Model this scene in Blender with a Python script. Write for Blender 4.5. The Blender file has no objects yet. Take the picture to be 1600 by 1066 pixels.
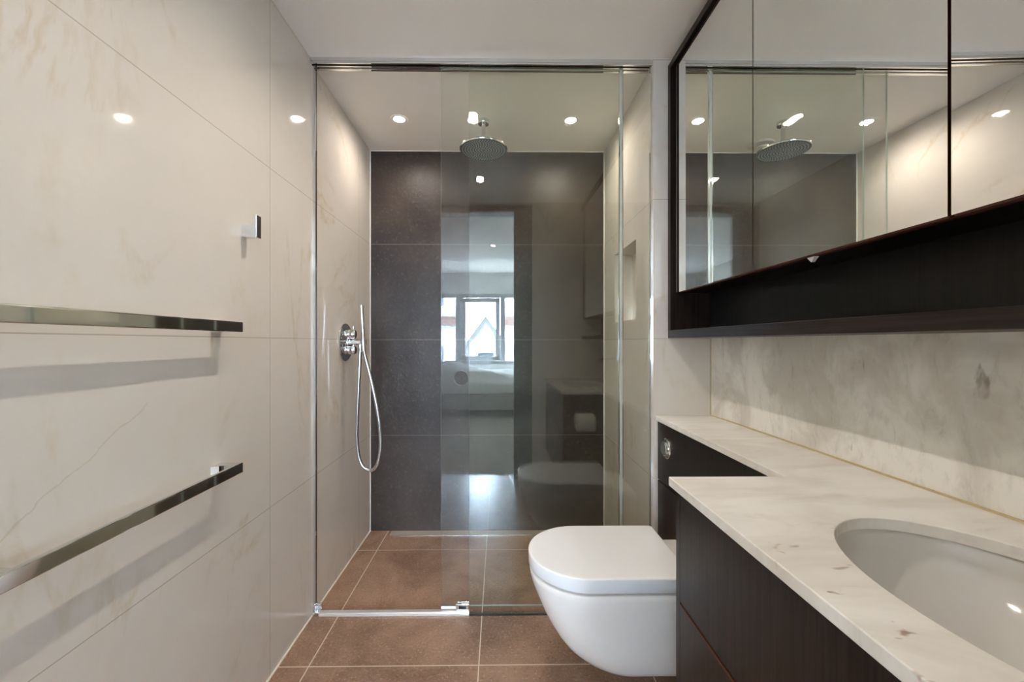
import bpy, bmesh, math, random
from mathutils import Vector, Matrix
random.seed(7)
SC = bpy.context.scene
COL = SC.collection

# ------------------------------------------------------------------ camera, light, exposure
cam_d = bpy.data.cameras.new('camera')
cam = bpy.data.objects.new('camera', cam_d); COL.objects.link(cam)
cam_d.sensor_width = 36.0
cam_d.lens = 650.0 / 1600.0 * 36.0
cam_d.shift_x = 12.0 / 1600.0
cam_d.shift_y = 2.0 / 1600.0
cam_d.clip_start = 0.02
cam.location = (0, 0, 1.15)
cam.rotation_euler = (math.radians(90), 0, -math.atan(0.012))
SC.camera = cam

SC.view_settings.view_transform = 'Standard'
SC.view_settings.look = 'None'
SC.view_settings.gamma = 1.0
SC.view_settings.use_curve_mapping = False
SC.view_settings.exposure = 0.44
SC.cycles.use_denoising = True
SC.cycles.max_bounces = 14
SC.cycles.diffuse_bounces = 7
SC.cycles.glossy_bounces = 10
SC.cycles.transparent_max_bounces = 24
SC.cycles.sample_clamp_indirect = 60.0
SC.cycles.caustics_reflective = True
SC.cycles.blur_glossy = 0.3

LAMP_W = 20.0
LAMP_COL = (1.0, 0.90, 0.795)
SKY_COL = (0.62, 0.785, 1.0)
SKY_STRENGTH = 124.0

world = bpy.data.worlds.new('sky'); SC.world = world; world.use_nodes = True
bg = world.node_tree.nodes['Background']
bg.inputs['Color'].default_value = (*SKY_COL, 1); bg.inputs['Strength'].default_value = SKY_STRENGTH

# ------------------------------------------------------------------ main measures (metres)
XL, XS, XR = -0.787, 0.643, 0.885        # left wall, shower's right wall, wall behind the washbasin
YF, YP, YB = -0.02, 1.73, 2.545          # door wall, pier face, back wall
ZC, ZS = 2.337, 2.318                    # ceiling of the room, of the shower
ROW = 2.33 / 4                             # tile row height
BY = -4.55                               # bedroom window wall
# ------------------------------------------------------------------ materials
def new_mat(name):
    m = bpy.data.materials.new(name); m.use_nodes = True
    nt = m.node_tree
    return m, nt, nt.nodes['Principled BSDF']

def srgb(r, g, b):
    f = lambda c: (c/255/12.92) if c/255 <= 0.04045 else ((c/255+0.055)/1.055)**2.4
    return (f(r), f(g), f(b), 1.0)

def N(nt, typ, **kw):
    n = nt.nodes.new(typ)
    for k, v in kw.items():
        if k.startswith('i_'):
            n.inputs[k[2:].replace('_', ' ')].default_value = v
        else:
            setattr(n, k, v)
    return n

def math_n(nt, op, a, b=None, c=None):
    n = nt.nodes.new('ShaderNodeMath'); n.operation = op
    for i, v in enumerate((a, b, c)):
        if v is None: continue
        if isinstance(v, (int, float)): n.inputs[i].default_value = v
        else: nt.links.new(v, n.inputs[i])
    return n.outputs[0]

def mix_col(nt, fac, a, b, mode='MIX'):
    n = nt.nodes.new('ShaderNodeMix'); n.data_type = 'RGBA'; n.blend_type = mode
    for sock, v in ((n.inputs['Factor'], fac), (n.inputs[6], a), (n.inputs[7], b)):
        if isinstance(v, (int, float)): sock.default_value = v
        elif isinstance(v, tuple): sock.default_value = v
        else: nt.links.new(v, sock)
    return n.outputs[2]

def ramp(nt, v, lo, hi, a=0.0, b=1.0):
    n = nt.nodes.new('ShaderNodeMapRange'); n.clamp = True; n.interpolation_type = 'SMOOTHSTEP'
    nt.links.new(v, n.inputs[0])
    n.inputs[1].default_value = lo; n.inputs[2].default_value = hi
    n.inputs[3].default_value = a; n.inputs[4].default_value = b
    return n.outputs[0]

def coords(nt):
    tc = nt.nodes.new('ShaderNodeTexCoord')
    sep = nt.nodes.new('ShaderNodeSeparateXYZ'); nt.links.new(tc.outputs['Object'], sep.inputs[0])
    return tc.outputs['Object'], sep

def noise(nt, vec, scale, detail=4.0, rough=0.5, dist=0.0, stretch=(1, 1, 1), rot=(0, 0, 0), off=(0, 0, 0)):
    mp = nt.nodes.new('ShaderNodeMapping')
    mp.inputs['Scale'].default_value = stretch; mp.inputs['Rotation'].default_value = rot; mp.inputs['Location'].default_value = off
    nt.links.new(vec, mp.inputs['Vector'])
    n = nt.nodes.new('ShaderNodeTexNoise')
    n.inputs['Scale'].default_value = scale; n.inputs['Detail'].default_value = detail
    n.inputs['Roughness'].default_value = rough; n.inputs['Distortion'].default_value = dist
    nt.links.new(mp.outputs[0], n.inputs['Vector'])
    return n.outputs['Fac']

def joints(nt, sock, offset, period, half):
    d = math_n(nt, 'PINGPONG', math_n(nt, 'SUBTRACT', sock, offset), period / 2)
    return math_n(nt, 'LESS_THAN', d, half)

def bump(nt, bsdf, h, strength, dist=0.002):
    b = nt.nodes.new('ShaderNodeBump'); b.inputs['Strength'].default_value = strength; b.inputs['Distance'].default_value = dist
    nt.links.new(h, b.inputs['Height']); nt.links.new(b.outputs[0], bsdf.inputs['Normal'])

def plain(name, col, rough=0.5, metal=0.0, spec=0.5, var=0.06, scale=12.0, stretch=(1, 1, 1)):
    m, nt, p = new_mat(name)
    vec, _ = coords(nt)
    n = noise(nt, vec, scale, 3.0, stretch=stretch)
    dark = tuple(c * (1 - var) for c in col[:3]) + (1,)
    lite = tuple(min(1, c * (1 + var)) for c in col[:3]) + (1,)
    nt.links.new(mix_col(nt, n, dark, lite), p.inputs['Base Color'])
    p.inputs['Roughness'].default_value = rough; p.inputs['Metallic'].default_value = metal
    p.inputs['Specular IOR Level'].default_value = spec
    return m

def wall_marble(name, axis):
    # cream polished marble panels with faint golden veins, thin pale joints
    m, nt, p = new_mat(name)
    vec, sep = coords(nt)
    cloud = noise(nt, vec, 1.3, 5.0, 0.55, 0.4)
    base = mix_col(nt, cloud, srgb(213, 204, 192), srgb(228, 221, 212))
    n1 = noise(nt, vec, 1.5, 6.0, 0.6, 0.9, stretch=(1, 1.15, 0.55), rot=(0.35, 0, 0))
    v1 = ramp(nt, math_n(nt, 'ABSOLUTE', math_n(nt, 'SUBTRACT', n1, 0.5)), 0.0, 0.022, 1.0, 0.0)
    msk = ramp(nt, noise(nt, vec, 1.9, 3.0, off=(3, 1, 5)), 0.46, 0.66)
    fine = noise(nt, vec, 26.0, 5.0, 0.7, 0.5, stretch=(1, 1, 0.6))
    veins = math_n(nt, 'MULTIPLY', math_n(nt, 'MULTIPLY', v1, msk), ramp(nt, fine, 0.3, 0.65))
    base = mix_col(nt, math_n(nt, 'MULTIPLY', veins, 0.55), base, srgb(196, 172, 132))
    p2 = ramp(nt, noise(nt, vec, 3.4, 5.0, 0.62, 0.8, stretch=(1, 1, 0.45), rot=(0.3, 0, 0), off=(7, 2, 1)), 0.56, 0.78)
    pat = math_n(nt, 'MULTIPLY', p2, ramp(nt, fine, 0.35, 0.7))
    base = mix_col(nt, math_n(nt, 'MULTIPLY', pat, 0.5), base, srgb(205, 184, 150))
    jz = joints(nt, sep.outputs['Z'], 0.0, ROW, 0.0013)
    if axis == 'Y':
        # one long hairline vein running diagonally up the lower slab
        wob = math_n(nt, 'MULTIPLY', math_n(nt, 'SUBTRACT', noise(nt, vec, 9.0, 4.0, 0.6), 0.5), 0.05)
        ln = math_n(nt, 'SUBTRACT', math_n(nt, 'SUBTRACT', sep.outputs['Z'], 0.425), math_n(nt, 'MULTIPLY', sep.outputs['Y'], 0.625))
        ln = ramp(nt, math_n(nt, 'ABSOLUTE', math_n(nt, 'ADD', ln, wob)), 0.0008, 0.0028, 1.0, 0.0)
        ln = math_n(nt, 'MULTIPLY', ln, math_n(nt, 'LESS_THAN', sep.outputs['Y'], 0.94))
        base = mix_col(nt, math_n(nt, 'MULTIPLY', ln, 0.32), base, srgb(186, 164, 130))
        jz = math_n(nt, 'MAXIMUM', jz, joints(nt, sep.outputs['Y'], 1.437, 0.905, 0.0013))
    base = mix_col(nt, jz, base, srgb(186, 176, 160))
    nt.links.new(base, p.inputs['Base Color'])
    p.inputs['Roughness'].default_value = 0.045
    bump(nt, p, math_n(nt, 'SUBTRACT', 1.0, jz), 0.25, 0.001)
    return m

def slab_marble(name, ca, cb, warm, stretch, rot=(0, 0, 0), specks=True, rough=0.12):
    m, nt, p = new_mat(name)
    vec, sep = coords(nt)
    cloud = noise(nt, vec, 5.0, 6.0, 0.6, 0.7, stretch=stretch, rot=rot)
    base = mix_col(nt, ramp(nt, cloud, 0.34 if specks else 0.40, 0.66 if specks else 0.60), ca, cb)
    st = noise(nt, vec, 14.0, 6.0, 0.65, 0.4, stretch=stretch, rot=rot, off=(2, 4, 1))
    base = mix_col(nt, math_n(nt, 'MULTIPLY', ramp(nt, st, 0.56, 0.8), 0.35), base, srgb(186, 176, 160))
    if specks:
        sp = ramp(nt, noise(nt, vec, 15.0, 3.0, 0.62, 0.35, stretch=(1.0, 1.7, 1), rot=(0, 0, 0.5), off=(1.3, 2.2, 0)), 0.635, 0.715)
        zone = ramp(nt, sep.outputs['Y'], 0.95, 0.35)
        zone = math_n(nt, 'MULTIPLY', zone, ramp(nt, sep.outputs['X'], 0.62, 0.46, 0.25, 1.0))
        base = mix_col(nt, math_n(nt, 'MULTIPLY', math_n(nt, 'MULTIPLY', sp, zone), 0.8), base, warm)
    else:
        mot = noise(nt, vec, 26.0, 5.0, 0.7, 0.5, stretch=(1, 1.3, 0.5), rot=(0.3, 0, 0), off=(5, 0, 2))
        base = mix_col(nt, math_n(nt, 'MULTIPLY', ramp(nt, mot, 0.5, 0.75), 0.35), base, srgb(164, 158, 148))
        sp = ramp(nt, noise(nt, vec, 11.0, 3.0, 0.6, 0.6, stretch=(1, 1.5, 0.8), off=(1.3, 2.2, 0)), 0.66, 0.76)
        base = mix_col(nt, math_n(nt, 'MULTIPLY', sp, 0.75), base, warm)
        sc = noise(nt, vec, 3.0, 4.0, 0.6, 1.2, stretch=(1, 1.6, 0.5), rot=(0.25, 0, 0), off=(9, 3, 2))
        sc = ramp(nt, math_n(nt, 'ABSOLUTE', math_n(nt, 'SUBTRACT', sc, 0.5)), 0.0, 0.008, 1.0, 0.0)
        base = mix_col(nt, math_n(nt, 'MULTIPLY', math_n(nt, 'MULTIPLY', sc, ramp(nt, mot, 0.45, 0.6)), 0.35), base, srgb(236, 230, 218))
    nt.links.new(base, p.inputs['Base Color'])
    p.inputs['Roughness'].default_value = rough
    return m

def floor_tile(name):
    m, nt, p = new_mat(name)
    vec, sep = coords(nt)
    cloud = noise(nt, vec, 3.2, 6.0, 0.62, 0.5)
    base = mix_col(nt, ramp(nt, cloud, 0.3, 0.7), srgb(132, 103, 84), srgb(172, 139, 116))
    fine = noise(nt, vec, 105.0, 4.0, 0.75)
    base = mix_col(nt, math_n(nt, 'MULTIPLY', ramp(nt, fine, 0.55, 0.68), 0.75), base, srgb(196, 168, 142))
    base = mix_col(nt, math_n(nt, 'MULTIPLY', ramp(nt, fine, 0.45, 0.30), 0.6), base, srgb(78, 58, 44))
    j = math_n(nt, 'MAXIMUM', joints(nt, sep.outputs['X'], -0.073, 0.603, 0.0022), joints(nt, sep.outputs['Y'], 1.482, 0.826, 0.0022))
    base = mix_col(nt, j, base, srgb(214, 196, 172))
    nt.links.new(base, p.inputs['Base Color'])
    rg = nt.nodes.new('ShaderNodeMapRange'); nt.links.new(cloud, rg.inputs[0])
    rg.inputs[3].default_value = 0.17; rg.inputs[4].default_value = 0.28
    nt.links.new(rg.outputs[0], p.inputs['Roughness'])
    bump(nt, p, fine, 0.08, 0.001)
    return m

def dark_tile(name):
    m, nt, p = new_mat(name)
    vec, sep = coords(nt)
    cloud = noise(nt, vec, 2.4, 6.0, 0.6, 0.6)
    base = mix_col(nt, ramp(nt, cloud, 0.3, 0.7), srgb(52, 43, 37), srgb(71, 60, 52))
    fine = noise(nt, vec, 60.0, 6.0, 0.8)
    base = mix_col(nt, math_n(nt, 'MULTIPLY', ramp(nt, fine, 0.54, 0.72), 0.6), base, srgb(112, 100, 91))
    base = mix_col(nt, math_n(nt, 'MULTIPLY', ramp(nt, fine, 0.46, 0.30), 0.5), base, srgb(42, 36, 33))
    j = joints(nt, sep.outputs['Z'], 0.0, ROW, 0.0014)
    base = mix_col(nt, j, base, srgb(116, 106, 98))
    nt.links.new(base, p.inputs['Base Color'])
    p.inputs['Roughness'].default_value = 0.30
    p.inputs['Specular IOR Level'].default_value = 0.33
    bump(nt, p, fine, 0.6, 0.0025)
    return m

def wenge(name, axis=2, ca=(20, 15, 13), cb=(46, 35, 31)):
    m, nt, p = new_mat(name)
    vec, sep = coords(nt)
    st = [150, 150, 150]; st[axis] = 3.5
    g = noise(nt, vec, 1.0, 5.0, 0.6, 0.25, stretch=tuple(st))
    base = mix_col(nt, ramp(nt, g, 0.3, 0.7), srgb(*ca), srgb(*cb))
    nt.links.new(base, p.inputs['Base Color'])
    p.inputs['Roughness'].default_value = 0.36; p.inputs['Specular IOR Level'].default_value = 0.32
    bump(nt, p, g, 0.25, 0.0006)
    return m

def chrome(name, col=(0.78, 0.79, 0.80, 1), rough=0.05):
    m, nt, p = new_mat(name)
    vec, _ = coords(nt)
    n = noise(nt, vec, 30.0, 2.0)
    nt.links.new(mix_col(nt, n, tuple(c*0.97 for c in col[:3]) + (1,), col), p.inputs['Base Color'])
    p.inputs['Metallic'].default_value = 1.0; p.inputs['Roughness'].default_value = rough
    return m

def glass_pane(name, tint, ior=1.52):
    # thin architectural glass: Fresnel mirror over a tinted clear pass-through
    m = bpy.data.materials.new(name); m.use_nodes = True
    nt = m.node_tree; nt.nodes.clear()
    out = nt.nodes.new('ShaderNodeOutputMaterial')
    tr = N(nt, 'ShaderNodeBsdfTransparent'); tr.inputs[0].default_value = tint
    gl = N(nt, 'ShaderNodeBsdfGlossy'); gl.inputs['Roughness'].default_value = 0.0
    geo = nt.nodes.new('ShaderNodeNewGeometry')
    fr = nt.nodes.new('ShaderNodeFresnel')
    k = math_n(nt, 'MULTIPLY_ADD', geo.outputs['Backfacing'], 1.0/ior - ior, ior)
    nt.links.new(k, fr.inputs['IOR'])
    mx = nt.nodes.new('ShaderNodeMixShader')
    nt.links.new(fr.outputs[0], mx.inputs[0]); nt.links.new(tr.outputs[0], mx.inputs[1]); nt.links.new(gl.outputs[0], mx.inputs[2])
    nt.links.new(mx.outputs[0], out.inputs[0])
    return m

def glow(name, col, strength):
    m = bpy.data.materials.new(name); m.use_nodes = True
    nt = m.node_tree; nt.nodes.clear()
    out = nt.nodes.new('ShaderNodeOutputMaterial'); e = nt.nodes.new('ShaderNodeEmission')
    e.inputs[0].default_value = col; e.inputs[1].default_value = strength
    nt.links.new(e.outputs[0], out.inputs[0])
    return m

def carpet_mat(name):
    m, nt, p = new_mat(name)
    vec, _ = coords(nt)
    n = noise(nt, vec, 9.0, 6.0, 0.7); f = noise(nt, vec, 260.0, 2.0)
    b = mix_col(nt, n, srgb(150, 142, 132), srgb(184, 174, 162))
    b = mix_col(nt, math_n(nt, 'MULTIPLY', f, 0.4), b, srgb(120, 112, 104))
    nt.links.new(b, p.inputs['Base Color']); p.inputs['Roughness'].default_value = 0.95
    bump(nt, p, f, 0.5, 0.004)
    return m

def brick_mat(name):
    m, nt, p = new_mat(name)
    tc = nt.nodes.new('ShaderNodeTexCoord')
    mp = nt.nodes.new('ShaderNodeMapping'); mp.inputs['Rotation'].default_value = (math.radians(90), 0, 0)
    nt.links.new(tc.outputs['Object'], mp.inputs[0])
    br = nt.nodes.new('ShaderNodeTexBrick'); nt.links.new(mp.outputs[0], br.inputs[0])
    br.inputs['Color1'].default_value = srgb(70, 42, 32); br.inputs['Color2'].default_value = srgb(56, 34, 26)
    br.inputs['Mortar'].default_value = srgb(92, 80, 72); br.inputs['Scale'].default_value = 4.0
    nt.links.new(br.outputs['Color'], p.inputs['Base Color']); p.inputs['Roughness'].default_value = 0.85
    return m

M = {}
M['marble'] = wall_marble('cream_wall_marble', 'Y')
M['marble_plain'] = wall_marble('cream_pier_marble', 'N')
M['counter'] = slab_marble('worktop_marble', srgb(228, 221, 210), srgb(246, 242, 235), srgb(150, 110, 82), (0.55, 1.7, 1))
M['splash'] = slab_marble('splashback_marble', srgb(216, 210, 198), srgb(240, 236, 226), srgb(140, 124, 104), (1, 1.0, 0.8), rot=(0.5, 0, 0), specks=False, rough=0.07)
M['floor'] = floor_tile('brown_floor_tile')
M['dark'] = dark_tile('charcoal_wall_tile')
M['paint'] = plain('white_ceiling_paint', srgb(248, 245, 240), 0.7, var=0.01)
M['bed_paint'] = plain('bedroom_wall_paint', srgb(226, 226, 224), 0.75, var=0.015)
M['wenge'] = wenge('wenge_vertical_grain', 2)
M['wenge_h'] = wenge('wenge_lengthwise_grain', 1)
M['wenge_shaded'] = wenge('recess_shade_wood', 2, (9, 8, 8), (22, 18, 17))  # cabinet wenge with the recess's shade painted into its colour
M['red_edge'] = plain('red_brown_wood_edge', srgb(84, 44, 30), 0.5, var=0.2, scale=40)
M['black'] = plain('black_rubber', srgb(18, 18, 18), 0.5)
M['chrome'] = chrome('polished_chrome')
M['rail'] = plain('bright_aluminium', srgb(226, 224, 222), 0.3, metal=0.5, var=0.03)
M['dull_chrome'] = chrome('satin_chrome', (0.72, 0.73, 0.74, 1), 0.22)
M['steel'] = plain('brushed_steel', srgb(224, 208, 192), 0.36, metal=0.55, var=0.04, stretch=(0.3, 8, 8))
M['mirror'] = chrome('silvered_mirror', (0.90, 0.92, 0.90, 1), 0.0)
M['glass'] = glass_pane('clear_glass', (0.968, 0.985, 0.965, 1))
M['glass_edge'] = plain('green_glass_edge', srgb(188, 204, 196), 0.15)
M['win_glass'] = glass_pane('window_glass', (0.98, 0.99, 0.99, 1))
M['ceramic'] = plain('white_ceramic', srgb(240, 233, 225), 0.07, var=0.008)
M['basin'] = plain('white_basin_glaze', srgb(218, 215, 209), 0.06, var=0.008)
M['seat'] = plain('white_seat_plastic', srgb(242, 241, 240), 0.22, var=0.006)
M['seal'] = plain('white_sealant', srgb(232, 224, 212), 0.5, var=0.05)
M['yellow_seal'] = plain('yellowed_sealant', srgb(196, 178, 140), 0.5, var=0.2, scale=60)
M['nozzle'] = plain('grey_rubber_nozzles', srgb(236, 240, 240), 0.5)
M['strip'] = plain('pale_grey_plastic_strip', srgb(218, 214, 206), 0.35)
M['face'] = plain('dark_grey_spray_face', srgb(58, 64, 64), 0.35)
M['hose'] = chrome('metal_hose', (0.62, 0.62, 0.63, 1), 0.22)
M['lamp'] = glow('lamp_glow', (*LAMP_COL, 1), 60.0)
M['white'] = plain('white_enamel', srgb(236, 234, 230), 0.4, var=0.01)
M['paper'] = plain('tissue_paper', srgb(238, 232, 222), 0.9, var=0.03, scale=60)
M['card'] = plain('brown_card', srgb(150, 120, 90), 0.9)
M['bed_side'] = plain('dimming_side_wall_paint', srgb(176, 172, 166), 0.75, var=0.015)  # unseen walls, painted darker to cut the light spilling through the doorway
M['carpet'] = carpet_mat('beige_carpet')
M['linen'] = plain('white_bed_linen', srgb(226, 224, 220), 0.85, var=0.03, scale=30)
M['bed_grey'] = plain('grey_upholstery', srgb(150, 148, 144), 0.9, var=0.06, scale=50)
M['frame'] = plain('grey_window_frame', srgb(176, 178, 182), 0.45, var=0.02)
M['brick'] = brick_mat('red_brick')
M['render'] = plain('pale_render', srgb(128, 128, 128), 0.85, var=0.05, scale=2)
M['roof'] = plain('slate_roof', srgb(112, 110, 108), 0.8, var=0.12, scale=8)
M['house_wall'] = plain('pale_house_wall', srgb(178, 174, 168), 0.85, var=0.05, scale=2)
M['far_glass'] = plain('dark_window_glass', srgb(40, 50, 60), 0.08, var=0.1, scale=1)
M['ground'] = plain('grey_paving', srgb(150, 148, 144), 0.85, var=0.08, scale=2)

# ------------------------------------------------------------------ mesh helpers
def B(): return bmesh.new()

def merge(bm, tmp):
    me = bpy.data.meshes.new('tmp'); tmp.to_mesh(me); tmp.free(); bm.from_mesh(me); bpy.data.meshes.remove(me)

def box(bm, x0, x1, y0, y1, z0, z1, bev=0.0, seg=2, mi=0):
    t = bmesh.new(); bmesh.ops.create_cube(t, size=1.0)
    for v in t.verts:
        v.co = Vector((x0 + (v.co.x + .5)*(x1-x0), y0 + (v.co.y + .5)*(y1-y0), z0 + (v.co.z + .5)*(z1-z0)))
    if bev: bmesh.ops.bevel(t, geom=list(t.edges), offset=bev, segments=seg, profile=0.5, affect='EDGES')
    for f in t.faces: f.material_index = mi
    merge(bm, t)
    return bm

def basis(d):
    d = Vector(d).normalized()
    a = Vector((0, 0, 1)) if abs(d.z) < 0.9 else Vector((1, 0, 0))
    u = d.cross(a).normalized(); v = d.cross(u).normalized()
    return d, u, v

def lathe(bm, origin, axis, prof, seg=40, sx=1.0, sy=1.0):
    # prof: (radius, distance along the axis)
    d, u, v = basis(axis); o = Vector(origin); rings = []
    for r, h in prof:
        if r <= 1e-6: rings.append([bm.verts.new(o + d*h)])
        else: rings.append([bm.verts.new(o + d*h + u*(r*sx*math.cos(2*math.pi*i/seg)) + v*(r*sy*math.sin(2*math.pi*i/seg))) for i in range(seg)])
    for a, b in zip(rings, rings[1:]):
        if len(a) == 1 and len(b) == 1: continue
        for i in range(seg):
            j = (i+1) % seg
            if len(a) == 1: bm.faces.new((a[0], b[i], b[j]))
            elif len(b) == 1: bm.faces.new((a[i], a[j], b[0]))
            else: bm.faces.new((a[i], a[j], b[j], b[i]))
    return bm

def rod(bm, p0, p1, r, seg=28, bev=0.0012):
    p0 = Vector(p0); L = (Vector(p1) - p0).length
    b = min(bev, r*0.4, L*0.3)
    return lathe(bm, p0, Vector(p1) - p0, [(0, 0), (r-b, 0), (r, b), (r, L-b), (r-b, L), (0, L)], seg)

def smooth_path(pts, n=10):
    P = [Vector(p) for p in pts]; P = [2*P[0]-P[1]] + P + [2*P[-1]-P[-2]]; out = []
    for i in range(1, len(P)-2):
        for k in range(n):
            t = k/n; a, b, c, d = P[i-1:i+3]
            out.append(0.5*((2*b) + (c-a)*t + (2*a-5*b+4*c-d)*t*t + (3*b-a-3*c+d)*t**3))
    out.append(P[-2]); return out

def tube(bm, pts, r, seg=14, ribs=0.0):
    rings = []; u = None
    for i, p in enumerate(pts):
        t = (pts[min(i+1, len(pts)-1)] - pts[max(i-1, 0)]).normalized()
        if u is None: _, u, _ = basis(t)
        u = (u - t*u.dot(t)).normalized(); v = t.cross(u)
        rr = r*(1 + (ribs if i % 2 else -ribs))
        rings.append([bm.verts.new(p + u*(rr*math.cos(2*math.pi*k/seg)) + v*(rr*math.sin(2*math.pi*k/seg))) for k in range(seg)])
    for a, b in zip(rings, rings[1:]):
        for k in range(seg): bm.faces.new((a[k], a[(k+1) % seg], b[(k+1) % seg], b[k]))
    bm.faces.new(rings[0][::-1]); bm.faces.new(rings[-1])
    return bm

def loft(bm, rings, cap0=True, cap1=True):
    R = [[bm.verts.new(p) for p in r] for r in rings]; n = len(R[0])
    for a, b in zip(R, R[1:]):
        for k in range(n): bm.faces.new((a[k], a[(k+1) % n], b[(k+1) % n], b[k]))
    if cap0: bm.faces.new(R[0][::-1])
    if cap1: bm.faces.new(R[-1])
    return bm

def prism(bm, poly, axis, a, b):
    def P(q, h):
        if axis == 'X': return (h, q[0], q[1])
        if axis == 'Y': return (q[0], h, q[1])
        return (q[0], q[1], h)
    loft(bm, [[P(q, a) for q in poly], [P(q, b) for q in poly]])
    return bm

ORG = {}
def obj(name, bm, mat, parent=None, smooth=False, bevel=0.0, ang=35):
    bmesh.ops.recalc_face_normals(bm, faces=list(bm.faces))
    me = bpy.data.meshes.new(name); bm.to_mesh(me); bm.free()
    for k in (mat if isinstance(mat, (list, tuple)) else [mat]): me.materials.append(M[k])
    o = bpy.data.objects.new(name, me); COL.objects.link(o)
    if smooth:
        me.shade_smooth()
        try: me.set_sharp_from_angle(angle=math.radians(ang))
        except Exception: pass
    if parent is not None:
        o.parent = parent
        o.location = -ORG.get(parent.name, Vector((0, 0, 0)))
    if bevel:
        b = o.modifiers.new('bevel', 'BEVEL'); b.width = bevel; b.segments = 2; b.limit_method = 'ANGLE'; b.angle_limit = math.radians(40)
    return o

def tag(o, label, cat, group=None):
    o['label'] = label; o['category'] = cat
    if group: o['group'] = group
    return o

def thing(name, label, cat, loc, group=None):
    o = bpy.data.objects.new(name, None); COL.objects.link(o); o.location = loc; o.empty_display_size = 0.05
    ORG[o.name] = Vector(loc)
    return tag(o, label, cat, group)

def solo(name, bm, mat, label, cat, loc, group=None, **kw):
    for v in bm.verts: v.co -= Vector(loc)
    o = obj(name, bm, mat, None, **kw); o.location = loc
    return tag(o, label, cat, group)

def struct(name, bm, mat, parent=None, **kw):
    o = obj(name, bm, mat, parent, **kw)
    if parent is None: o['kind'] = 'structure'
    return o

def copy_thing(root, loc, label, group=None):
    r = root.copy(); COL.objects.link(r); r.location = loc; r['label'] = label
    if group: r['group'] = group
    for ch in list(root.children):
        c = ch.copy(); COL.objects.link(c); c.parent = r
        for g in list(ch.children):
            d = g.copy(); COL.objects.link(d); d.parent = c
    return r

# ------------------------------------------------------------------ the setting
struct('floor', box(B(), XL-.02, XR+.02, -0.08, YB+.02, -0.10, 0.0), 'floor')
b = B(); box(b, XL-.02, XR+.02, YF, 1.79, ZC, ZC+.12); box(b, XL-.02, XR+.02, 1.79, YB+.02, ZS, ZC+.12)
struct('ceiling', b, 'paint')
struct('wall_left', box(B(), XL-.12, XL, -0.14, YB, -0.10, ZC+.12), 'marble')
struct('wall_back', box(B(), XL-.12, XR+.12, YB, YB+.12, -0.10, ZC+.12), 'dark')
struct('wall_right', box(B(), XR, XR+.12, -0.14, YP, -0.10, ZC+.12), 'splash')
# pier: the shower's right wall with a recessed niche
NY0, NY1, NZ0, NZ1, ND = 1.95, 2.315, 1.26, 1.635, 0.10
b = B()
box(b, XS, XR+.12, YP, NY0, 0, ZC); box(b, XS, XR+.12, NY1, YB, 0, ZC)
box(b, XS, XR+.12, NY0, NY1, 0, NZ0); box(b, XS, XR+.12, NY0, NY1, NZ1, ZC)
box(b, XS+ND, XR+.12, NY0, NY1, NZ0, NZ1)
struct('wall_shower_side', b, 'marble_plain')
# wall with the doorway the camera stands in
DX0, DX1, DZ = -0.64, 0.126, 2.256
b = B()
box(b, 0.278, XR, -0.14, YF, 0, ZC+.12)
box(b, XL, 0.278, -0.14, YF, DZ+.06, ZC+.12)
struct('wall_front', b, 'marble_plain')
b = B()
box(b, DX1, 0.278, -0.15, YF+.012, 0, DZ+.06); box(b, XL, DX0, -0.15, YF+.012, 0, DZ+.06)
box(b, DX0, DX1, -0.15, YF+.012, DZ, DZ+.06)
struct('trim_1', b, 'wenge')
# pale sealant lines
b = B()
box(b, XL, XL+.005, 0, YB, 0, .005); box(b, XL, XL+.004, YB-.004, YB, 0, ZS)
box(b, XS-.004, XS, YB-.004, YB, 0, ZS); box(b, XL, XS, YB-.004, YB, ZS-.004, ZS)
box(b, XS-.005, XS, YP, YB, 0, .005)
struct('trim_2', b, 'seal')
b = B()
box(b, XR-.004, XR, YF, YP, .845, .849); box(b, XR-.003, XR, YP-.003, YP, .845, 1.165)
struct('trim_3', b, 'yellow_seal')

# bedroom beyond the doorway (seen reflected in the shower glass)
BX0, BX1, BZ = -2.4, 2.0, 2.5
struct('floor_bedroom', box(B(), BX0-.1, BX1+.1, BY-.1, -0.08, -0.10, 0.0), 'carpet')
b = B(); box(b, BX0-.1, BX1+.1, BY-.1, -2.75, BZ, BZ+.1); box(b, BX0-.1, BX1+.1, -2.75, -0.14, BZ-.10, BZ+.1)
struct('ceiling_bedroom', b, 'paint')
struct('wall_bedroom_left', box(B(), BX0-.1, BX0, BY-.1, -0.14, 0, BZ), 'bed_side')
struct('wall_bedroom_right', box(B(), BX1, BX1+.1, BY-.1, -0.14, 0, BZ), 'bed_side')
b = B(); box(b, BX0, XL-.12, -0.14, -0.04, 0, BZ); box(b, XR+.12, BX1, -0.14, -0.04, 0, BZ)
struct('wall_bedroom_near', b, 'bed_paint')
WX0, WX1, WZ0, WZ1 = -2.05, 1.55, 0.72, 2.09
b = B()
box(b, BX0, WX0, BY-.1, BY, 0, BZ); box(b, WX1, BX1, BY-.1, BY, 0, BZ)
box(b, WX0, WX1, BY-.1, BY, 0, WZ0); box(b, WX0, WX1, BY-.1, BY, WZ1, BZ)
struct('wall_bedroom_window', b, 'bed_paint')
b = B()
box(b, WX0, WX1, BY-.08, BY-.02, WZ0, WZ0+.07); box(b, WX0, WX1, BY-.08, BY-.02, WZ1-.07, WZ1)
for x in (WX0, -0.85, 0.02, WX1-.09): box(b, x, x+.09, BY-.08, BY-.02, WZ0+.07, WZ1-.07)
win = struct('window_1', b, 'frame')
b = B(); sx0, sx1, sz0, sz1 = -.75, .01, .80, 2.01
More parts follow.
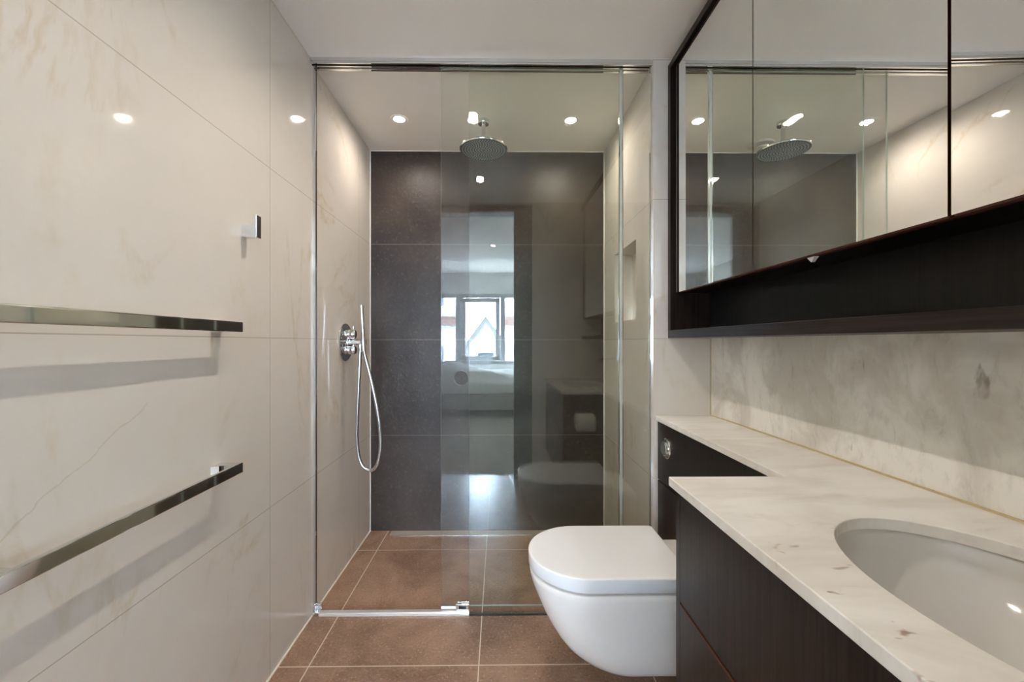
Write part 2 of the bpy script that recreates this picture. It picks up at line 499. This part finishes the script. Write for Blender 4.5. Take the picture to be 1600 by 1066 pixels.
box(b, sx0, sx0+.09, BY-.075, BY-.005, sz0, sz1); box(b, sx1-.08, sx1, BY-.075, BY-.005, sz0, sz1)
box(b, sx0, sx1, BY-.075, BY-.005, sz0, sz0+.08); box(b, sx0, sx1, BY-.075, BY-.005, sz1-.08, sz1)
sash = struct('sash', b, 'frame', win)
b = B(); box(b, sx0+.03, sx0+.055, BY-.005, BY+.02, 1.25, 1.42, .004); struct('handle', b, 'dull_chrome', sash)
b = B()
for x0, x1 in ((WX0+.09, -.85), (-.76, .02), (.11, WX1-.09)): box(b, x0, x1, BY-.055, BY-.049, WZ0+.07, WZ1-.07)
struct('pane', b, 'win_glass', win)
# daylight enters through this window: a sampling portal in the opening
pl = bpy.data.lights.new('window_daylight', 'AREA'); pl.shape = 'RECTANGLE'; pl.size = WX1-WX0; pl.size_y = WZ1-WZ0
pl.cycles.is_portal = True
po = bpy.data.objects.new('window_daylight', pl); COL.objects.link(po)
po.location = ((WX0+WX1)/2, BY-.11, (WZ0+WZ1)/2); po.rotation_euler = (math.radians(90), 0, 0)

# ------------------------------------------------------------------ ceiling lamps
def downlight(x, y, z, label, power=LAMP_W, cone=150):
    t = thing('ceiling_downlight', label, 'ceiling light', (x, y, z))
    b = B(); lathe(b, (x, y, z), (0, 0, -1), [(.028, 0), (.044, 0), (.045, .002), (.043, .0045), (.032, .0045), (.028, .003), (.028, 0)], 40)
    obj('trim_ring', b, 'white', t, smooth=True)
    b = B(); lathe(b, (x, y, z), (0, 0, -1), [(0, .0005), (.0278, .0005), (.0278, .003), (.02, .0042), (0, .0048)], 32)
    obj('lens', b, 'lamp', t, smooth=True)
    ld = bpy.data.lights.new('downlight_bulb', 'SPOT'); ld.energy = power; ld.color = LAMP_COL
    ld.spot_size = math.radians(cone); ld.spot_blend = 1.0; ld.shadow_soft_size = 0.007
    lo = bpy.data.objects.new('downlight_bulb', ld); COL.objects.link(lo); lo.parent = t; lo.location = (0, 0, -0.010)
    return t
downlight(-.523, 2.18, ZS, 'small round recessed ceiling light in the shower near the left wall', 9, 172)
downlight(.375, 2.18, ZS, 'small round recessed ceiling light in the shower near the right wall with the niche', 11, 172)
downlight(-.14, 1.33, ZC, 'small round ceiling light just outside the glass screen, glinting in it beside the shower arm', 24)
downlight(-.14, 0.50, ZC, 'small round ceiling light by the doorway, glinting in the glass below the shower head', 12.5)
downlight(-.08, -1.85, BZ-.10, 'round ceiling light in the bedroom, reflected high in the doorway image on the glass', 30)

# extractor in the shower ceiling
t = thing('ceiling_vent', 'round white extractor vent in the shower ceiling, seen in the mirror behind the shower head', 'vent', (-.12, 2.43, ZS))
b = B(); lathe(b, (-.12, 2.43, ZS), (0, 0, -1), [(0, 0), (.068, 0), (.07, .004), (.066, .010), (.058, .012), (.052, .008), (0, .008)], 44)
obj('vent_ring', b, 'white', t, smooth=True)
b = B(); lathe(b, (-.12, 2.43, ZS-.010), (0, 0, -1), [(0, 0), (.012, 0), (.012, .010), (.042, .010), (.044, .014), (.040, .020), (0, .022)], 44)
obj('vent_disc', b, 'white', t, smooth=True)

# ------------------------------------------------------------------ shower screen
GB0, GB1 = 1.748, 1.756      # fixed pane
GA0, GA1 = 1.771, 1.779      # sliding pane
t = thing('shower_track', 'polished chrome track along the ceiling above the glass shower screen', 'track', (-.07, 1.77, ZC))
b = B()
for y0, y1, z0 in ((1.738, 1.7455, ZS-.006), (1.7585, 1.769, ZS-.004), (1.7815, 1.794, ZS-.004), (1.738, 1.790, ZS+.002)):
    box(b, XL, XS, y0, min(y1, 1.789) if z0 > ZS else y1, z0, ZC if z0 > ZS else min(ZC, ZS+(.004 if y1 < 1.78 else 0)), .0006, 1)
obj('track_profile', b, 'chrome', t)
b = B(); box(b, XL, XS, 1.7455, 1.7478, ZS-.005, ZS+.002); box(b, XL, XS, 1.7562, 1.7585, ZS-.005, ZS+.002)
obj('rubber_gasket', b, 'black', t)

def pane(bm, x0, x1, y0, y1, z0, z1, hole=None):
    # a glass sheet (large faces material 0, rim material 1), with an optional round finger hole
    if hole is None:
        box(bm, x0, x1, y0, y1, z0, z1)
    else:
        hx, hz, r = hole; t2 = bmesh.new(); n = 48
        outer = [t2.verts.new((x, y0, z)) for x, z in ((x0, z0), (x1, z0), (x1, z1), (x0, z1))]
        inner = [t2.verts.new((hx + r*math.cos(2*math.pi*i/n), y0, hz + r*math.sin(2*math.pi*i/n))) for i in range(n)]
        ed = [t2.edges.new((outer[i], outer[(i+1) % 4])) for i in range(4)] + [t2.edges.new((inner[i], inner[(i+1) % n])) for i in range(n)]
        bmesh.ops.triangle_fill(t2, use_beauty=True, use_dissolve=False, edges=ed)
        ex = bmesh.ops.extrude_face_region(t2, geom=list(t2.faces))
        for v in [g for g in ex['geom'] if isinstance(g, bmesh.types.BMVert)]: v.co.y = y1
        merge(bm, t2)
    bm.normal_update()
    for f in bm.faces: f.material_index = 0 if abs(f.normal.y) > 0.9 else 1
    return bm

t = thing('fixed_glass_panel', 'tall fixed clear glass pane of the shower screen, reaching the pier on the right', 'glass panel', (.25, 1.752, 0))
obj('glass_sheet', pane(B(), -.127, XS-.006, GB0, GB1, .008, ZS+.0015), ['glass', 'glass_edge'], t)
b = B(); box(b, XS-.006, XS, 1.744, 1.748, 0, ZS-.006); box(b, XS-.006, XS, 1.756, 1.760, 0, ZS-.006)
obj('wall_channel', b, 'chrome', t)
b = B(); box(b, -.127, XS-.006, 1.749, 1.755, 0.0, .008); obj('bottom_seal', b, 'black', t)

t = thing('sliding_glass_door', 'sliding clear glass pane with a round finger hole, slid open behind the fixed pane', 'glass door', (.13, 1.775, 0))
AX0, AX1 = -.248, .512
obj('glass_sheet', pane(B(), AX0, AX1, GA0, GA1, .028, ZS-.0036, (-.163, .998, .031)), ['glass', 'glass_edge'], t)
b = B(); box(b, AX1+.0005, AX1+.013, GA0-.004, GA1+.003, .02, ZS-.006, .001, 1)
o = obj('edge_profile', b, 'strip', t); o['label'] = 'vertical pale edge strip'
b = B()
for x in (AX1-.0025, AX1+.0131): box(b, x, x+.0024, GA0-.005, GA0-.0005, .02, ZS-.006)
obj('edge_trim', b, 'chrome', t)
b = B(); box(b, AX0, -.185, GA0+.001, GA1-.001, .016, .028); obj('bottom_seal', b, 'seal', t)

t = thing('door_guide', 'small chrome clip on the floor rail holding the foot of the sliding glass', 'guide', (-.155, 1.775, .01))
b = B(); box(b, -.183, -.130, GA0-.006, GA0-.0005, .012, .040, .001); box(b, -.183, -.130, GA1+.0005, GA1+.006, .012, .040, .001); box(b, -.183, -.130, GA0-.006, GA1+.006, .010, .015, .001)
obj('clip_body', b, 'chrome', t)
b = B(); box(b, -.172, -.141, GA0-.0075, GA0-.006, .020, .032); obj('clip_pad', b, 'black', t)

b = B(); prism(b, [(1.752, 0), (1.752, .008), (1.758, .012), (1.776, .012), (1.782, .008), (1.782, 0)], 'X', XL+.03, -.1275)
solo('floor_rail', b, 'rail', 'polished chrome rail on the brown floor across the open shower entrance', 'threshold rail', (-.45, 1.767, 0))

t = thing('wall_channel', 'thin upright chrome channel on the left wall where the sliding glass closes', 'wall profile', (XL, 1.775, 0))
b = B(); box(b, XL, XL+.010, 1.768, 1.7705, .035, ZS-.006); box(b, XL, XL+.010, 1.7795, 1.782, .035, ZS-.006); box(b, XL, XL+.002, 1.7705, 1.7795, .035, ZS-.006)
obj('channel_profile', b, 'chrome', t)
b = B(); box(b, XL+.002, XL+.009, 1.7708, 1.7792, .035, ZS-.006); obj('channel_gasket', b, 'black', t)
b = B(); box(b, XL, XL+.030, 1.752, 1.784, 0, .016, .002); box(b, XL, XL+.012, 1.762, 1.786, .016, .045, .002); box(b, XL+.012, XL+.034, 1.776, 1.786, .016, .040, .002)
obj('end_block', b, 'chrome', t)

# linear drain
t = thing('linear_drain', 'long polished steel drain channel in the shower floor along the dark back wall', 'drain', (-.01, 2.51, 0))
b = B(); box(b, -.655, XS-.006, YB-.066, YB-.006, 0, .0025, .0008, 1); obj('drain_cover', b, 'steel', t)
b = B(); box(b, -.655, XS-.006, YB-.069, YB-.066, 0, .0035); box(b, -.658, -.655, YB-.069, YB-.006, 0, .0035); obj('drain_frame', b, 'dull_chrome', t)

# ------------------------------------------------------------------ shower head
HX, HY, HZ = -.083, 2.19, 2.168
t = thing('rain_shower_head', 'large round chrome rain shower head hanging from the shower ceiling', 'shower head', (HX, HY, ZS))
b = B(); lathe(b, (HX, HY, ZS), (0, 0, -1), [(0, 0), (.030, 0), (.030, .018), (.028, .021), (0, .021)], 36); obj('ceiling_flange', b, 'chrome', t, smooth=True)
b = B(); rod(b, (HX, HY, ZS-.021), (HX, HY, HZ+.016), .0105); obj('shower_arm', b, 'chrome', t, smooth=True)
b = B(); lathe(b, (HX, HY, HZ-.006), (0, 0, 1), [(.118, .0), (.124, .0), (.126, .003), (.126, .009), (.123, .011), (.05, .015), (.042, .024), (.020, .028), (0, .028)], 64)
hd = obj('head_disc', b, 'chrome', t, smooth=True)
b = B(); lathe(b, (HX, HY, HZ-.0055), (0, 0, -1), [(0, 0), (.1235, 0), (.122, .002), (0, .002)], 64); obj('spray_face', b, 'face', t, smooth=True)
b = B()
for k in range(1, 9):
    r = .0138*k; n = 6*k + 2
    for i in range(n):
        a = 2*math.pi*i/n + k*.4
        lathe(b, (HX + r*math.cos(a), HY + r*math.sin(a), HZ-.0074), (0, 0, -1), [(.0028, 0), (.0024, .0008), (0, .0008)], 6)
o = obj('nozzles', b, 'nozzle', t); o['kind'] = 'stuff'

# ------------------------------------------------------------------ shower valve, hand shower
VY, VZ = 2.127, 1.150
t = thing('shower_valve', 'round chrome thermostatic shower valve with two handles on the left shower wall', 'shower valve', (XL, VY, VZ))
b = B(); lathe(b, (XL, VY, VZ), (1, 0, 0), [(0, 0), (.096, 0), (.096, .006), (.092, .010), (.088, .011), (0, .011)], 56); obj('backplate', b, 'chrome', t, smooth=True)
for dz, r in ((.040, .024), (-.040, .022)):
    b = B(); lathe(b, (XL+.011, VY, VZ+dz), (1, 0, 0), [(.027, 0), (.027, .006), (r, .010), (r, .040), (r-.002, .043), (0, .043)], 36)
    h = obj('handle', b, 'chrome', t, smooth=True)
    b = B(); rod(b, (XL+.044, VY, VZ+dz+r-.003), (XL+.044, VY, VZ+dz+r+.020), .0035); obj('lever_pin', b, 'chrome', h, smooth=True)
    b = B(); lathe(b, (XL+.054, VY, VZ+dz), (1, 0, 0), [(0, 0), (r-.004, 0), (r-.004, .002), (0, .002)], 30); obj('end_cap', b, 'dull_chrome', h, smooth=True)
b = B(); rod(b, (XL+.011, VY, VZ), (XL+.090, VY, VZ), .0135, 30, .002); lathe(b, (XL+.0995, VY-.013, VZ-.0125), (-.05, -.02, 1), [(.0096, 0), (.0145, 0), (.0145, .025), (.0096, .025), (.0096, 0)], 30); obj('holder_arm', b, 'chrome', t, smooth=True)
b = B(); rod(b, (XL+.079, VY, VZ-.010), (XL+.079, VY, VZ-.036), .009); obj('hose_outlet', b, 'chrome', t, smooth=True)
# handset in the holder with its hose
t = thing('hand_shower', 'slim chrome stick hand shower with a looping metal hose, resting in the valve', 'hand shower', (XL+.099, VY, VZ))
b = B(); d0 = Vector((XL+.101, VY-.012, VZ-.032)); d1 = Vector((XL+.090, VY-.016, VZ+.188))
rod(b, d0, d1, .0088, 24, .002); obj('spray_stick', b, 'chrome', t, smooth=True)
hp = [(.101, -.030), (.106, -.06), (.122, -.12), (.147, -.22), (.172, -.34), (.186, -.44), (.189, -.52), (.183, -.582), (.166, -.626), (.141, -.645), (.110, -.635), (.086, -.600), (.073, -.545), (.068, -.46), (.070, -.34), (.075, -.20), (.0785, -.10), (.079, -.036)]
pts = smooth_path([(XL+x, VY-.012 + .012*(i/(len(hp)-1)) - .02*math.sin(math.pi*i/(len(hp)-1)), VZ+z) for i, (x, z) in enumerate(hp)], 16)
obj('shower_hose', tube(B(), pts, .0086, 14, .045), 'hose', t, smooth=True, ang=80)
b = B(); rod(b, d0 + Vector((0, 0, -.02)), d0 + Vector((0, 0, .004)), .0095); obj('hose_nut', b, 'chrome', t, smooth=True)

# ------------------------------------------------------------------ towel rails, robe hook
def towel_rail(z, label):
    y0, y1, xf = .606, 1.187, -.725
    t = thing('towel_rail', label, 'towel rail', (XL, (y0+y1)/2, z), 'towel rails on the left marble wall')
    obj('rail_bar', box(B(), xf-.011, xf, y0, y1, z-.0145, z+.0145, .0025, 3), 'chrome', t)
    for ya, sgn in ((y0, 1), (y1, -1)):
        b = B(); poly = [(xf-.0105, ya+sgn*.001), (XL, ya+sgn*.001), (XL, ya+sgn*.044)]
        for k in range(9):
            u = (k+1)/9
            poly.append((XL + (xf-.0105-XL)*u, ya+sgn*(.030 + .014*(1-u)**2.2)))
        prism(b, poly, 'Z', z-.0140, z+.0140)
        obj('wall_post', b, 'chrome', t)
    return t
towel_rail(1.193, 'upper square chrome towel rail on the marble wall, at eye level under the hook')
towel_rail(.796, 'lower square chrome towel rail on the marble wall, the one nearer the floor')
t = thing('robe_hook', 'small square chrome robe hook on the left marble wall above the upper towel rail', 'hook', (XL, 1.293, 1.49))
b = B(); prism(b, [(XL+.0005, 1.472), (-.743, 1.472), (-.743, 1.541), (-.752, 1.541), (-.7525, 1.520), (-.755, 1.513), (-.760, 1.510), (XL+.0005, 1.510)], 'Y', 1.281, 1.306)
obj('hook_body', b, 'dull_chrome', t, bevel=.0012)
b = B(); box(b, -.743, -.7418, 1.2825, 1.3045, 1.4735, 1.5395); obj('front_plate', b, 'chrome', t)

# ------------------------------------------------------------------ mirror cabinet
CX = .704; MX = .711; CY0 = YF; CB, CT = 1.168, 2.305
t = thing('mirror_cabinet', 'long dark wood wall cabinet with mirror doors above an open shelf, over the marble worktop', 'cabinet', (.79, .86, CB))
obj('shelf_board', box(B(), CX, XR, CY0, YP-.0005, CB, CB+.032, .0008, 1), 'wenge_h', t)
obj('top_board', box(B(), CX, XR, CY0, YP-.0005, CT-.026, CT, .0008, 1), 'wenge_h', t)
obj('side_panel', box(B(), CX, XR, YP-.027, YP-.0005, CB+.032, CT-.026), 'wenge', t)
b = B(); box(b, XR-.018, XR, CY0, YP-.027, CB+.032, CT-.026); obj('back_panel', b, 'wenge_shaded', t)
obj('inner_floor', box(B(), MX+.021, XR-.018, CY0, YP-.027, 1.352, 1.370), 'wenge_shaded', t)
b = B(); box(b, MX+.021, MX+.035, CY0, YP-.027, 2.245, CT-.026); box(b, MX+.021, MX+.035, 1.62, YP-.027, 1.370, 2.245); box(b, MX+.003, MX+.035, CY0, .138, 1.345, CT-.030)
obj('filler_strip', b, 'wenge', t)
b = B(); box(b, MX+.004, MX+.007, 1.668, 1.672, 1.352, 2.272); box(b, MX+.004, MX+.007, .138, 1.668, 2.265, 2.268); obj('metal_edge_strip', b, 'dull_chrome', t)
for y0, y1, ajar in ((1.1600, 1.638, 0), (.6515, 1.1565, 0), (.140, .6455, .026)):
    b = B(); box(b, MX, MX+.004, y0, y1, 1.350, 2.252)
    b2 = B(); box(b2, MX+.0042, MX+.020, y0+.001, y1-.001, 1.3475, 2.252)
    if ajar:
        R = Matrix.Translation((MX+.02, y1, 0)) @ Matrix.Rotation(-ajar, 4, 'Z') @ Matrix.Translation((-MX-.02, -y1, 0))
        for bb in (b, b2):
            for v in bb.verts: v.co = R @ v.co
    d = obj('door', b2, 'red_edge', t)
    obj('mirror_glass', b, 'mirror', d)
b = B(); loft(b, [[(.722, .945, 1.3475), (.722, .968, 1.3475), (.733, .968, 1.3475), (.733, .945, 1.3475)], [(.724, .955, 1.336), (.724, .958, 1.336), (.731, .958, 1.336), (.731, .955, 1.336)]])
o = obj('finger_pull', b, 'white', t); o['label'] = 'small white finger pull under the mirror door'

# ------------------------------------------------------------------ vanity, worktop, basin
VF = .397; VE = .930; ZT = .845
t = thing('vanity_cabinet', 'dark wood washbasin cabinet with two wide drawers under the marble worktop', 'cabinet', (.64, .45, .25))
obj('side_panel', box(B(), VF, XR-.004, VE-.020, VE, .25, ZT-.0205, .0006, 1), 'wenge', t)
obj('side_panel', box(B(), VF+.02, XR-.004, YF+.001, YF+.020, .25, ZT-.0205), 'wenge', t)
obj('bottom_panel', box(B(), VF+.02, XR-.004, YF+.020, VE-.020, .25, .268), 'wenge_h', t)
obj('plinth', box(B(), VF+.10, VF+.118, YF+.020, VE-.10, .001, .25), 'black', t)
for z0, z1 in ((.580, ZT-.0245), (.252, .5703)):
    obj('drawer_front', box(B(), VF, VF+.020, YF+.004, VE-.0205, z0, z1, .0006, 1), 'wenge', t)
b = B(); box(b, VF-.0004, VF+.019, YF+.006, VE-.021, .5705, .5748); obj('drawer_edge', b, 'red_edge', t)

# L-shaped worktop with an oval cut-out
OX, OY, OA, OB = .640, .465, .165, .250
b = B(); n = 72
poly = [(.384, YF+.0005), (XR-.0005, YF+.0005), (XR-.0005, YP-.0005), (.650, YP-.0005), (.650, .940), (.384, .940)]
outer = [b.verts.new((x, y, ZT)) for x, y in poly]
inner = [b.verts.new((OX + OA*math.cos(2*math.pi*i/n), OY + OB*math.sin(2*math.pi*i/n), ZT)) for i in range(n)]
ed = [b.edges.new((outer[i], outer[(i+1) % 6])) for i in range(6)] + [b.edges.new((inner[i], inner[(i+1) % n])) for i in range(n)]
bmesh.ops.triangle_fill(b, use_beauty=True, use_dissolve=False, edges=ed)
ex = bmesh.ops.extrude_face_region(b, geom=list(b.faces))
for v in [g for g in ex['geom'] if isinstance(g, bmesh.types.BMVert)]: v.co.z = ZT-.020
tag(obj('marble_worktop', b, 'counter', bevel=.0016), 'white marble L-shaped worktop over the washbasin cabinet and the cistern boxing', 'worktop')

def oval(s, z, k=0.0): return [(OX + (OA+k)*s*math.cos(2*math.pi*i/n), OY + (OB+k)*s*math.sin(2*math.pi*i/n), z) for i in range(n)]
t = thing('washbasin', 'white oval undermount washbasin set beneath the marble worktop', 'basin', (OX, OY, .68))
b = B()
loft(b, [oval(1.09, ZT-.0205), oval(1.0, ZT-.0205, .004), oval(.998, ZT-.030), oval(.992, ZT-.046), oval(.982, ZT-.055), oval(.955, ZT-.064), oval(.88, ZT-.082), oval(.75, ZT-.106), oval(.55, ZT-.132), oval(.3, ZT-.149), oval(.12, ZT-.154)], False, True)
loft(b, [oval(1.09, ZT-.0205), oval(1.09, ZT-.03), oval(1.02, ZT-.06), oval(.98, ZT-.11), oval(.86, ZT-.145), oval(.5, ZT-.165), oval(.12, ZT-.168)], False, True)
obj('bowl', b, 'basin', t, smooth=True)
b = B(); lathe(b, (OX, OY, ZT-.1535), (0, 0, 1), [(0, 0), (.024, 0), (.024, .002), (.021, .004), (.018, .003), (.016, .007), (0, .008)], 36); obj('waste_plug', b, 'chrome', t, smooth=True)
t = thing('wall_mixer_tap', 'chrome wall-mounted basin tap on the marble splashback above the basin', 'tap', (XR, OY, 1.02))
b = B(); lathe(b, (XR, OY, 1.02), (-1, 0, 0), [(0, 0), (.026, 0), (.026, .006), (.013, .008), (.011, .012), (.011, .145), (.009, .148), (0, .148)], 30)
rod(b, (XR-.138, OY, 1.02), (XR-.138, OY, .998), .0095)
obj('spout', b, 'chrome', t, smooth=True)
for s in (-1, 1):
    b = B(); lathe(b, (XR, OY+s*.085, 1.02), (-1, 0, 0), [(0, 0), (.026, 0), (.026, .006), (.018, .008), (.018, .045), (.016, .047), (0, .047)], 30); h = obj('handle', b, 'chrome', t, smooth=True)
    b = B(); rod(b, (XR-.038, OY+s*.085, 1.036), (XR-.038, OY+s*.085, 1.062), .0035); obj('lever_pin', b, 'chrome', h, smooth=True)

# toilet roll on the vanity's far side
t = thing('toilet_roll_holder', 'chrome toilet roll holder on the side of the washbasin cabinet facing the toilet', 'roll holder', (.52, VE, .68))
b = B(); rod(b, (.452, VE, .674), (.452, VE+.07, .674), .006); obj('arm', b, 'chrome', t, smooth=True)
b = B(); rod(b, (.447, VE+.07, .674), (.590, VE+.07, .674), .0065); obj('spindle', b, 'chrome', t, smooth=True)
t = thing('toilet_roll', 'roll of white toilet paper hanging beside the toilet, reflected in the shower glass', 'toilet paper', (.52, VE+.07, .674))
b = B(); lathe(b, (.468, VE+.07, .674-.0095), (1, 0, 0), [(.019, 0), (.052, 0), (.053, .002), (.053, .102), (.052, .104), (.019, .104), (.019, 0)], 44); obj('paper', b, 'paper', t, smooth=True)
b = B(); lathe(b, (.4675, VE+.07, .674-.0095), (1, 0, 0), [(.0165, 0), (.0188, 0), (.0188, .105), (.0165, .105), (.0165, 0)], 30); obj('core', b, 'card', t, smooth=True)

# ------------------------------------------------------------------ cistern boxing, flush button
t = thing('cistern_cabinet', 'dark wood boxing behind the toilet, under the narrow part of the worktop', 'cabinet', (.77, 1.33, 0))
CF = .660
obj('upper_panel', box(B(), CF, CF+.018, VE+.001, YP-.004, .583, ZT-.0225, .0006, 1), 'wenge', t)
obj('lower_panel', box(B(), CF, CF+.018, VE+.001, YP-.004, .002, .577, .0006, 1), 'wenge', t)
obj('carcass', box(B(), CF+.0185, XR-.001, VE+.002, YP-.003, .002, ZT-.0215), 'black', t)
b = B(); box(b, CF-.012, CF+.016, YP-.0035, YP-.0004, .002, ZT-.021); obj('end_strip', b, 'seal', t)
t = thing('flush_button', 'round chrome flush button on the dark panel above the toilet', 'flush button', (CF, 1.625, .732))
b = B(); lathe(b, (CF, 1.625, .732), (-1, 0, 0), [(0, 0), (.040, 0), (.040, .005), (.037, .008), (.030, .009), (0, .009)], 44); obj('button_plate', b, 'chrome', t, smooth=True)
b = B(); lathe(b, (CF-.009, 1.625, .732), (-1, 0, 0), [(0, 0), (.027, 0), (.027, .006), (.025, .008), (0, .009)], 40); obj('push_button', b, 'chrome', t, smooth=True)

# ------------------------------------------------------------------ toilet
TY = 1.355
def dshape(tip, hw, back, z, rb=.012, flat=0.0, n=30):
    # outline: straight sides, rounded nose towards -X
    a = min(hw*1.0, back-tip-.03); cx = tip + a; pts = []
    pts.append((back, TY-hw+rb, z)); pts.append((back-rb*.3, TY-hw+rb*.3, z)); pts.append((back-rb, TY-hw, z))
    for i in range(n+1):
        th = -math.pi/2 - math.pi*i/n
        c, s = math.cos(th), math.sin(th)
        e = 1.0 - flat
        pts.append((cx + a*math.copysign(abs(c)**e, c), TY + hw*math.copysign(abs(s)**e, s), z))
    pts.append((back-rb, TY+hw, z)); pts.append((back-rb*.3, TY+hw-rb*.3, z)); pts.append((back, TY+hw-rb, z))
    return pts
t = thing('toilet', 'white wall-hung toilet with its rounded lid closed, on the dark boxing', 'toilet', (.40, TY, .148))
sec = [(.379, .112, .176), (.3785, .108, .180), (.375, .1055, .183), (.360, .107, .1835), (.335, .113, .183), (.300, .127, .1815), (.26, .144, .178), (.22, .164, .174), (.18, .188, .168), (.15, .211, .161), (.125, .240, .152), (.108, .270, .142), (.098, .300, .131), (.093, .330, .118)]
sec = [(.148 + (z-.09)*.953, tp*.939, hw*.945) for z, tp, hw in sec]
obj('bowl', loft(B(), [dshape(tp, hw, CF-.001, z) for z, tp, hw in sec]), 'ceramic', t, smooth=True, ang=50)
obj('seat', loft(B(), [dshape(.112, .159, .555, .4250), dshape(.108, .163, .559, .4265), dshape(.108, .163, .559, .4305), dshape(.112, .159, .555, .4315)]), 'seat', t, smooth=True, ang=50)
ls = [(.4325, .100, .171, .555), (.4338, .097, .174, .558), (.437, .0955, .1750, .560), (.4705, .0950, .1752, .5605), (.4726, .0957, .1746, .560), (.4740, .0975, .173, .5585), (.4746, .100, .1705, .556), (.4750, .112, .160, .546), (.4752, .19, .085, .49)]
obj('lid', loft(B(), [dshape(tp, hw, bk, z) for z, tp, hw, bk in ls]), 'seat', t, smooth=True, ang=45)
for s in (-1, 1):
    b = B(); rod(b, (.572, TY+s*.078-.02, .436), (.572, TY+s*.078+.02, .436), .010); obj('hinge', b, 'chrome', t, smooth=True)
b = B(); lathe(b, (.43, TY-.03, .152), (0, 0, -1), [(0, 0), (.052, 0), (.050, .02), (.044, .034), (.03, .038), (0, .038)], 36); obj('outlet_cover', b, 'ceramic', t, smooth=True)

# ------------------------------------------------------------------ bedroom furniture (seen in the shower glass)
t = thing('bed', 'double bed with grey upholstered base under the bedroom window', 'bed', (-.4, -3.5, 0))
obj('bed_base', box(B(), -1.55, .95, -4.35, -2.72, .13, .36, .015), 'bed_grey', t)
obj('mattress', box(B(), -1.53, .93, -4.33, -2.74, .362, .54, .04, 4), 'linen', t)
for x in (-1.45, .85):
    for y in (-4.25, -2.85): obj('leg', box(B(), x-.03, x+.03, y-.03, y+.03, 0, .13), 'wenge', t)
from mathutils import noise as mn
def cloth(x0, x1, y0, y1, z, amp, seed, nx=60, ny=44, thick=.05, hump=None):
    b = B(); g = []
    for j in range(ny+1):
        row = []
        for i in range(nx+1):
            u, v = i/nx, j/ny; x = x0 + (x1-x0)*u; y = y0 + (y1-y0)*v
            e = min(1, min(u, 1-u, v, 1-v)*9); e = e*e*(3-2*e)
            h = amp*(mn.noise(Vector((x*2.1+seed, y*2.1, seed))) + .5*mn.noise(Vector((x*6+seed, y*6, 1)))) + amp*.9
            if hump: h += hump[3]*math.exp(-(((x-hump[0])/hump[2])**2 + ((y-hump[1])/hump[2])**2))
            row.append(b.verts.new((x, y, z + thick*e + max(0, h)*e)))
        g.append(row)
    for j in range(ny):
        for i in range(nx): b.faces.new((g[j][i], g[j][i+1], g[j+1][i+1], g[j+1][i]))
    ex = bmesh.ops.extrude_face_region(b, geom=list(b.faces))
    for v in [q for q in ex['geom'] if isinstance(q, bmesh.types.BMVert)]: v.co.z = z
    return b
solo('duvet', cloth(-1.50, .40, -4.1, -2.76, .5415, .08, 3.0, hump=(-.75, -3.2, .33, .18)), 'linen', 'crumpled white duvet heaped on the bed below the window', 'duvet', (-.55, -3.4, .54), smooth=True)
solo('pillow', cloth(.42, .90, -3.75, -2.95, .5415, .03, 8.0, 24, 24, .10), 'linen', 'white pillow at the right end of the bed in the bedroom reflection', 'pillow', (.66, -3.35, .54), smooth=True)

# ------------------------------------------------------------------ outside the window
struct('ground', box(B(), -30, 30, -60, BY-.5, -7.1, -7.0), 'ground')
def block(name, x0, x1, y, label, wins):
    t = thing(name, label, 'building', ((x0+x1)/2, y-1.5, -7))
    obj('wall', box(B(), x0, x1, y-3, y, -7, 9), 'render', t)
    for z in (-4.2, -1.2, 1.85, 4.9, 7.6):
        obj('brick_band', box(B(), x0-.02, x1+.02, y, y+.25, z, z+.38), 'brick', t)
        for wx in wins:
            w = obj('window', box(B(), wx, wx+.95, y, y+.06, z+.75, z+2.3), 'frame', t)
            bb = B(); box(bb, wx+.08, wx+.44, y+.06, y+.075, z+.83, z+2.22); box(bb, wx+.51, wx+.87, y+.06, y+.075, z+.83, z+2.22); obj('pane', bb, 'far_glass', w)
    return t
block('apartment_building', -9.5, -1.75, -14, 'pale apartment block with brick bands left of the gable outside the bedroom window', (-8.6, -6.8, -5.0, -3.2))
block('apartment_building', .25, 8.5, -14, 'pale apartment block with brick bands right of the gable outside the bedroom window', (.6, 2.4, 4.2, 6.0))
t = thing('gabled_house', 'low pale house with a steep gable between the two blocks outside the window', 'house', (-.85, -19, -7))
b = B(); prism(b, [(-2.3, -7), (.9, -7), (.9, .2), (-.7, 2.3), (-2.3, .2)], 'Y', -22, -18); obj('wall', b, 'house_wall', t)
b = B(); prism(b, [(-2.5, .1), (-2.35, -.02), (-.7, 2.18), (.95, -.02), (1.1, .1), (-.7, 2.5)], 'Y', -22.2, -17.8); obj('roof', b, 'roof', t)
obj('window', box(B(), -1.1, -.3, -18, -17.95, -.6, .6), 'far_glass', t)
